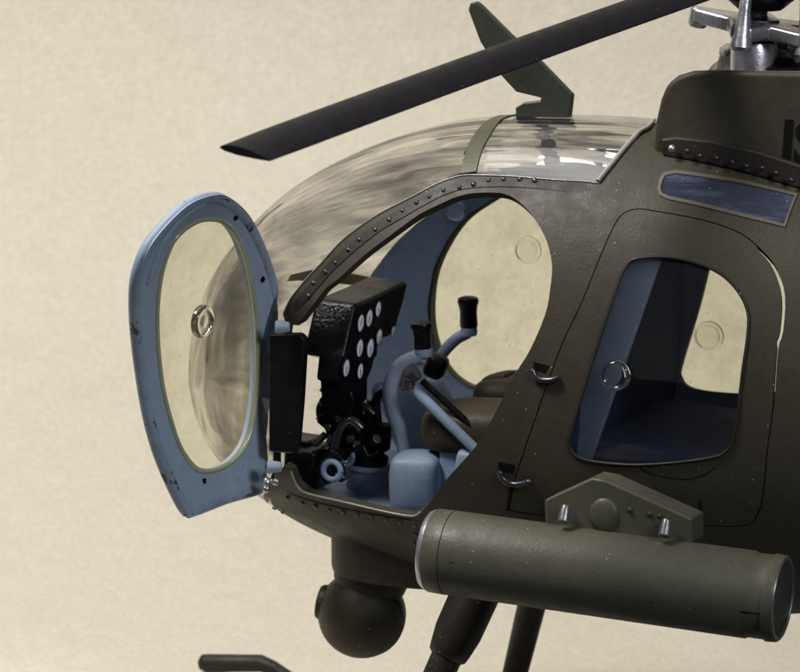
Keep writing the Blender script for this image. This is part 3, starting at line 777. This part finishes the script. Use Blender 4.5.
# near door, swung open about its front edge
H0 = Vector((-1.36, -1.62, -.9)); PHI = R(-100)
dd = Vector((math.cos(PHI), math.sin(PHI), 0)); dn = Vector((math.sin(-PHI), math.cos(PHI), 0))  # dn: inner face normal
dn = Vector((-math.sin(PHI), math.cos(PHI), 0))
def bulge(s, z):
    q = (z+.75)/1.75
    return -.34*(1-q*q) - .16*(1-((s-1.35)/1.45)**2)
def door_pt(px, py, extra=0):
    h = 0
    d = ray(px, py)
    for _ in range(12):
        o = H0+dn*h; t = (o-CAM).dot(dn)/d.dot(dn); p = CAM+t*d
        s = (p-H0).dot(dd); z = p.z; h = bulge(s, z)
    return s, z
def door_3d(s, z, extra=0): return H0+dd*s+Vector((0,0,z-H0.z))+dn*(bulge(s, z)+extra)
od = smooth([(216,195),(230,198),(246,211),(258,230),(270,258),(279,290),(282,325),(277,370),(272,420),(267,470),(266,491),(230,503),(196,516),(189,515),(178,497),(160,455),(148,410),(139,350),(136,305),(139,275),(150,247),(170,222),(192,203)], 4)
od = [p for p in od]
# keep the bottom corners crisp
ow = smooth([(213,219),(226,223),(237,236),(246,260),(254,300),(257,340),(257,385),(253,420),(246,444),(234,460),(218,469),(205,471),(194,467),(181,449),(172,425),(163,390),(158,350),(157,310),(161,275),(170,247),(182,231),(198,221)], 4)
odp = [door_pt(*p) for p in od]; owp = [door_pt(*p) for p in ow]
print('door s range', min(p[0] for p in odp), max(p[0] for p in odp), 'z', min(p[1] for p in odp), max(p[1] for p in odp))
V, T = cdt(dens(odp, .07), [dens(owp, .07)], .10)
VV = [door_3d(v.x, v.y) for v in V]
TT = []
for t in T:
    a, b, c = (VV[i] for i in t[:3]); TT.append(t if (b-a).cross(c-a).dot(dn) > 0 else tuple(reversed(t)))
ndoor = thicken('front_door', VV, TT, -dn*.09, [BLUE, OLIVE], heli)
odl = [door_3d(s, z, -.045) for s, z in inset(odp, .04)]; tube('door_rim', odl+odl[:2], .062, BLUER, ndoor, 12, caps=False)
ndoor['label'] = 'open near front door with blue inner face'
# inner rim ridge along the free edge
def dloop(px, extra): return [door_3d(*door_pt(x, y), extra) for x, y in px]
tube('door_ridge', spline(dloop([(206,203),(190,211),(174,226),(160,247),(152,268),(148,282)], .0), 5), [.01]+[.04]*22+[.03]*3, BLUE, ndoor, 8)
V, T = cdt(dens(inset(owp, -.02), .09), [], .12)
VV = [door_3d(v.x, v.y, -.05) for v in V]
npane = solid(mesh_from('window_pane', VV, [t for t in T], [PANE], ndoor), .03)
rp = [door_3d(s, z, .0) for s, z in owp]; rp.append(rp[0])
RIMG = paint('clear_green_seal', (.30,.32,.20), (.42,.43,.34), .15, spec=.9)
tube('window_seal', rp, .028, RIMG, ndoor, 8, caps=False)
pc = door_3d(*door_pt(206,322), -.05); vent(ndoor, pc, dn, .17)
for x, y in ((236,217),(263,279)):
    p = door_3d(*door_pt(x, y), .0); lathe('latch_hole', [(-.02,.035),(.006,.035),(.008,.02)], p, dn, GROUT, ndoor, 14)
# chips where the paint shows the dark plastic
for pts in ([(213,200),(218,198),(226,199),(230,202),(222,203)], [(184,213),(191,208),(202,202),(204,203),(193,209)], [(202,479),(205,478),(205,483),(203,483)]):
    link('paint_chip', prism_bm(bmesh.new(), [door_3d(*door_pt(x, y), .016) for x, y in pts], dn*-.03), GROUT, ndoor, smoothf=False)
# hinges and the dark jamb flap between them
for (x, y) in ((289,327), (281,467)):
    a = aty(x-14, y, -1.72); b = aty(x+1, y, -1.66)
    tube('hinge', [a, a.lerp(b,.6), b], [.07,.062,.05], BLUE, ndoor, 12, bev=.02)
a = aty(271,486,-1.7); bm = bmesh.new()
for i in range(7): bmesh.ops.create_icosphere(bm, subdivisions=2, radius=random.uniform(.02,.05), matrix=Matrix.Translation(a+Vector((random.uniform(-.07,.07),0,random.uniform(-.05,.06)))))
link('hinge_pin', bm, SILVER, ndoor)
jp = [(268,334),(298,333),(303,338),(303,348),(300,400),(296,448),(292,454),(268,452)]
prism('door_jamb', [aty(x, y, -1.55) for x, y in jp], (.03,.10,0), BLACK, ndoor, .03)

# ================================================================ weapon pod
pa, pb = aty(432,550,-2.55), aty(783,599,-2.55)
ax = (pb-pa); Lp = ax.length
pod = lathe('rocket_pod', [(0.1,.40),(.2,.405),(.21,.418),(Lp-.32,.425),(Lp-.30,.41),(Lp-.1,.41)], pa, ax, OLIVE2, heli, 64)
lathe('front_ring', [(-.02,.36),(.0,.395),(.03,.415),(.2,.42),(.205,.40)], pa, ax, OLIVE2, pod, 64)
lathe('front_lip', [(-.035,.30),(-.035,.385),(.0,.405),(.03,.41),(.03,.30)], pa, ax, SILVER, pod, 64)
lathe('rear_ring', [(Lp-.12,.40),(Lp-.11,.425),(Lp-.02,.42),(Lp,.405),(Lp-.005,.36),(Lp-.05,.35),(Lp-.05,.1)], pa, ax, OLIVE2, pod, 64)
bm = bmesh.new(); axn = ax.normalized(); t1 = Vector((0,0,1)); t1 = (t1-axn*t1.dot(axn)).normalized(); t2 = axn.cross(t1)
lathe('rear_face', [(Lp-.06,.352),(Lp-.03,.35),(Lp-.028,.2)], pa, ax, BLACK, pod, 48)
lathe('rear_lip', [(Lp-.01,.365),(Lp+.004,.37),(Lp+.006,.395),(Lp-.01,.405)], pa, ax, STEEL, pod, 48)
for rr, n in ((0,1),(.17,6),(.29,10)):
    for k in range(n):
        c = pa+axn*(Lp-.04)+t1*math.cos(k*2*math.pi/n)*rr+t2*math.sin(k*2*math.pi/n)*rr
        link('launch_tube', lathe_bm(bmesh.new(), [(0,.07),(.025,.065),(.028,.035),(.01,.03)], c, axn, 10), DARKM, pod)
for pts in ([(448,562),(480,566),(520,572)], [(655,588),(670,590),(682,589)], [(735,611),(755,613),(764,614)]):
    P_ = []
    for x, y, _ in spline([(x, y, 0) for x, y in pts], 4):
        d = ray(x, y).normalized(); t = 34
        while t < 44:
            p = CAM+d*t; w = p-pa; rad = (w-axn*w.dot(axn)).length
            if rad < .414: break
            t += .01
        P_.append(p)
    link('seam_scratch', tube_bm(bmesh.new(), P_, .008, 6), GROUT, pod)
bk = [(544,500),(592,478),(607,481),(683,515),(692,519),(692,544),(545,527)]
brk = prism('pod_bracket', [aty(x, y, -2.5) for x, y in bk], (0,.42,-.02), OLIVE2, pod, .025)
A = aty(604,515,-2.5); 
bm = bmesh.new(); bmesh.ops.create_uvsphere(bm, u_segments=24, v_segments=14, radius=1, matrix=Matrix.Translation(A) @ Matrix.Diagonal((.15,.05,.17,1)))
link('bracket_boss', bm, OLIVE2, pod)
for x, y in ((630,510),(650,514),(660,516)):
    bm = bmesh.new(); bmesh.ops.create_icosphere(bm, subdivisions=2, radius=.028, matrix=Matrix.Translation(aty(x, y, -2.5))); link('bracket_bolt', bm, OLIVE, pod)
for x, y in ((564,514),(665,528)):
    t_, b_ = aty(x+2, y-9, -2.58), aty(x-1, y+9, -2.66)
    tube('bracket_pin', [t_, t_.lerp(b_,.5), b_], [.045,.055,.06], STEEL, pod, 14, bev=.02)
# pylon from the pod to the fuselage
box('pylon', (aty(612,530,-2.1).x, -1.95, -1.62), (1.1,.9,.2), OLIVE, pod, .04)

# ================================================================ sensor turret
ty = -.55
bc = aty(362,614,ty); rb = .465
bm = bmesh.new(); bmesh.ops.create_uvsphere(bm, u_segments=48, v_segments=28, radius=rb, matrix=Matrix.Translation(bc)); tu = link('sensor_turret', bm, OLIVE, heli)
# collar merging in the belly
ct = bc+Vector((.12,.12,.38))
lathe('turret_neck', [(-.12,.36),(.0,.40),(.1,.40)], ct-Vector((.06,.06,0)), (.06,0,1), OLIVED, tu, 48)
bm = bmesh.new(); rings = []
for z, k in ((.06,.86),(.09,.97),(.14,1.0),(.62,1.06)):
    ring = []
    for i in range(64):
        a = i*2*math.pi/64; cx, sy = math.cos(a), math.sin(a)
        ex = .50 if cx < 0 else 1.35                      # teardrop: round nose, long tail
        ring.append(bm.verts.new(ct+Vector((cx*ex*k, sy*.55*k, z+(0.02*cx if cx > 0 else 0)))))
    rings.append(ring)
for i in range(len(rings)-1):
    for k in range(64): bm.faces.new((rings[i][k], rings[i][(k+1)%64], rings[i+1][(k+1)%64], rings[i+1][k]))
bm.faces.new(list(reversed(rings[0]))); bm.faces.new(rings[-1])
o = link('turret_collar', bm, OLIVE, tu); o.data.set_sharp_from_angle(angle=R(40))
lp = bc+Vector((-.43,-.07,.08))
lathe('turret_lens', [(-.1,.19),(.0,.19),(.035,.17),(.05,.1)], lp, (-1,-.15,.1), OLIVED, tu, 24)
lathe('turret_band', [(-.02,rb+.004),(.02,rb+.004)], bc+Vector((0,0,.0)), (0,1,.1), OLIVED, tu, 64)

# ================================================================ landing skids
sy = 2.07; tpt = aty(208,663,sy); t2_ = aty(266,664,sy)
zs = -5.02; SA = aty(474,597,-1.15)
def skid(sgn):
    pts = [Vector((tpt.x-.08, sgn*sy, tpt.z)), Vector((tpt.x, sgn*sy, tpt.z)), Vector((t2_.x-.06, sgn*sy, t2_.z-.0)), Vector((t2_.x+.08, sgn*sy, t2_.z-.03)), Vector((t2_.x+.5, sgn*sy, t2_.z-.22)), Vector((t2_.x+1.2, sgn*sy, zs)), Vector((2, sgn*sy, zs)), Vector((6.5, sgn*sy, zs))]
    sk = tube('landing_skid', [pts[0]-Vector((.03,0,0))]+pts, [.04,.09,.105,.10,.085,.085,.085,.085,.085], OLIVED, heli, 18)
    def pt(z): dz = SA.z-z; return Vector((SA.x-.28*dz, sgn*(1.15+.40*dz), z))
    z0 = SA.z
    tube('strut_fairing', [pt(z0+.5), pt(z0), pt(z0-.35), pt(z0-.53), pt(z0-.59), pt(z0-.62)], [.24,.25,.245,.215,.20,.16], OLIVED, sk, 28)
    tube('skid_strut', [pt(z0-.4), pt(z0-1.2), pt(zs)], [.165,.15,.13], OLIVED, sk, 18)
    def pt2(z): dz = -2.5-z; return Vector((5.2+.3*dz, sgn*(1.15+.40*dz), z))
    tube('skid_strut', [pt2(-1.9), pt2(-3.0), pt2(zs)], [.2,.16,.13], OLIVED, sk, 18)
skid(1); skid(-1)
# tail boom beyond the frame
tube('tail_boom', [(6.9,0,.25),(8.5,0,.35),(17,0,.6)], [.62,.5,.28], OLIVE, heli, 28)

# ================================================================ surface and backdrop
gz = zs-.09
bm = bmesh.new(); prof = [(-3,gz),(0,gz),(5,gz)]
for k in range(1, 17):
    a = k/16*math.pi/2*.96; prof.append((5+8*math.sin(a), gz+8*(1-math.cos(a))))
prof.append((13.5, gz+22))
rows = [[bm.verts.new((x, y, z)) for x in (-16, 8.2)] for y, z in prof]
# rotated with the camera's heading so the sweep stands square behind the model
for v in bm.verts: v.co = Matrix.Rotation(PSI, 3, 'Z') @ v.co
for i in range(len(rows)-1): bm.faces.new((rows[i][0], rows[i][1], rows[i+1][1], rows[i+1][0]))
m, nt, N, L, bs = nodes('sand_card')
tc = N.new('ShaderNodeTexCoord').outputs['Object']
c = mixc(N, L, ramp(N, L, noise(N, L, 12, 6, tc, .75), [(.3, g1(0)), (.7, g1(1))]), (.56,.52,.425), (.69,.655,.55))
c = mixc(N, L, ramp(N, L, noise(N, L, 2.5, 4, tc, .7), [(.35, g1(.0)), (.75, g1(.30))]), c, (.52,.465,.375))
L.new(c, bs.inputs['Base Color']); bs.inputs['Roughness'].default_value = .9
bp = N.new('ShaderNodeBump'); bp.inputs['Strength'].default_value = .5; bp.inputs['Distance'].default_value = .06
L.new(noise(N, L, 14, 5, tc, .7), bp.inputs['Height']); L.new(bp.outputs[0], bs.inputs['Normal'])
g = link('ground', bm, m); g['kind'] = 'structure'
bm = bmesh.new(); q_ = [bm.verts.new((x, y, gz-.04)) for x, y in ((-80,-80),(80,-80),(80,80),(-80,80))]; bm.faces.new(q_)
tb = link('added_dark_table', bm, paint('added_table_black', (.006,.007,.010), (.005,.005,.007), .7, .2)); tb['kind'] = 'structure'  # unseen dark plane added to cut bright reflections in the model

# ================================================================ light
w = bpy.data.worlds.new('World'); sc.world = w; w.use_nodes = True
w.node_tree.nodes['Background'].inputs[0].default_value = (.88,.92,1.0,1); w.node_tree.nodes['Background'].inputs[1].default_value = .09
def area(name, loc, tgt, size, power, colr):
    l = bpy.data.lights.new(name, 'AREA'); l.shape = 'RECTANGLE'; l.size, l.size_y = size; l.energy = power; l.color = colr
    o = bpy.data.objects.new(name, l); col.objects.link(o); o.location = loc
    o.rotation_euler = (Vector(tgt)-Vector(loc)).to_track_quat('-Z', 'Y').to_euler()
    return o
area('key_softbox', (-14,-13,27), (0,0,-1), (9,9), 13500, (1,.96,.90))
area('fill_softbox', (23,-17,15), (0,0,-1), (8,6), 3300, (.92,.96,1))

# wide light added overhead so its reflection greys the roof glazing
def reflect_dir(px, py):
    p = hit(px, py); n = snormal(p); v = (p-CAM).normalized(); return p, (v-2*v.dot(n)*n).normalized()
p, rd = reflect_dir(545, 168); print('glint dir', rd)
area('added_sheen_light', p+rd*22, p, (13,7), 1100, (1,.97,.93))
# ================================================================ camera
cam = bpy.data.cameras.new('camera'); co = bpy.data.objects.new('camera', cam); col.objects.link(co); sc.camera = co
cam.sensor_width = 36; cam.lens = 36*FPX/800; cam.clip_end = 500; cam.clip_start = 1
co.matrix_world = Matrix.Translation(CAM) @ Matrix((rv, uv, cv)).transposed().to_4x4()
cam.dof.use_dof = True; cam.dof.focus_distance = 39.6; cam.dof.aperture_fstop = .95
sc.render.engine = 'CYCLES'
sc.cycles.transparent_max_bounces = 24; sc.cycles.max_bounces = 10
sc.view_settings.view_transform = 'Standard'; sc.view_settings.look = 'None'
sc.view_settings.exposure = 0.12; sc.view_settings.gamma = 1
sc.render.resolution_x, sc.render.resolution_y = 1024, 860
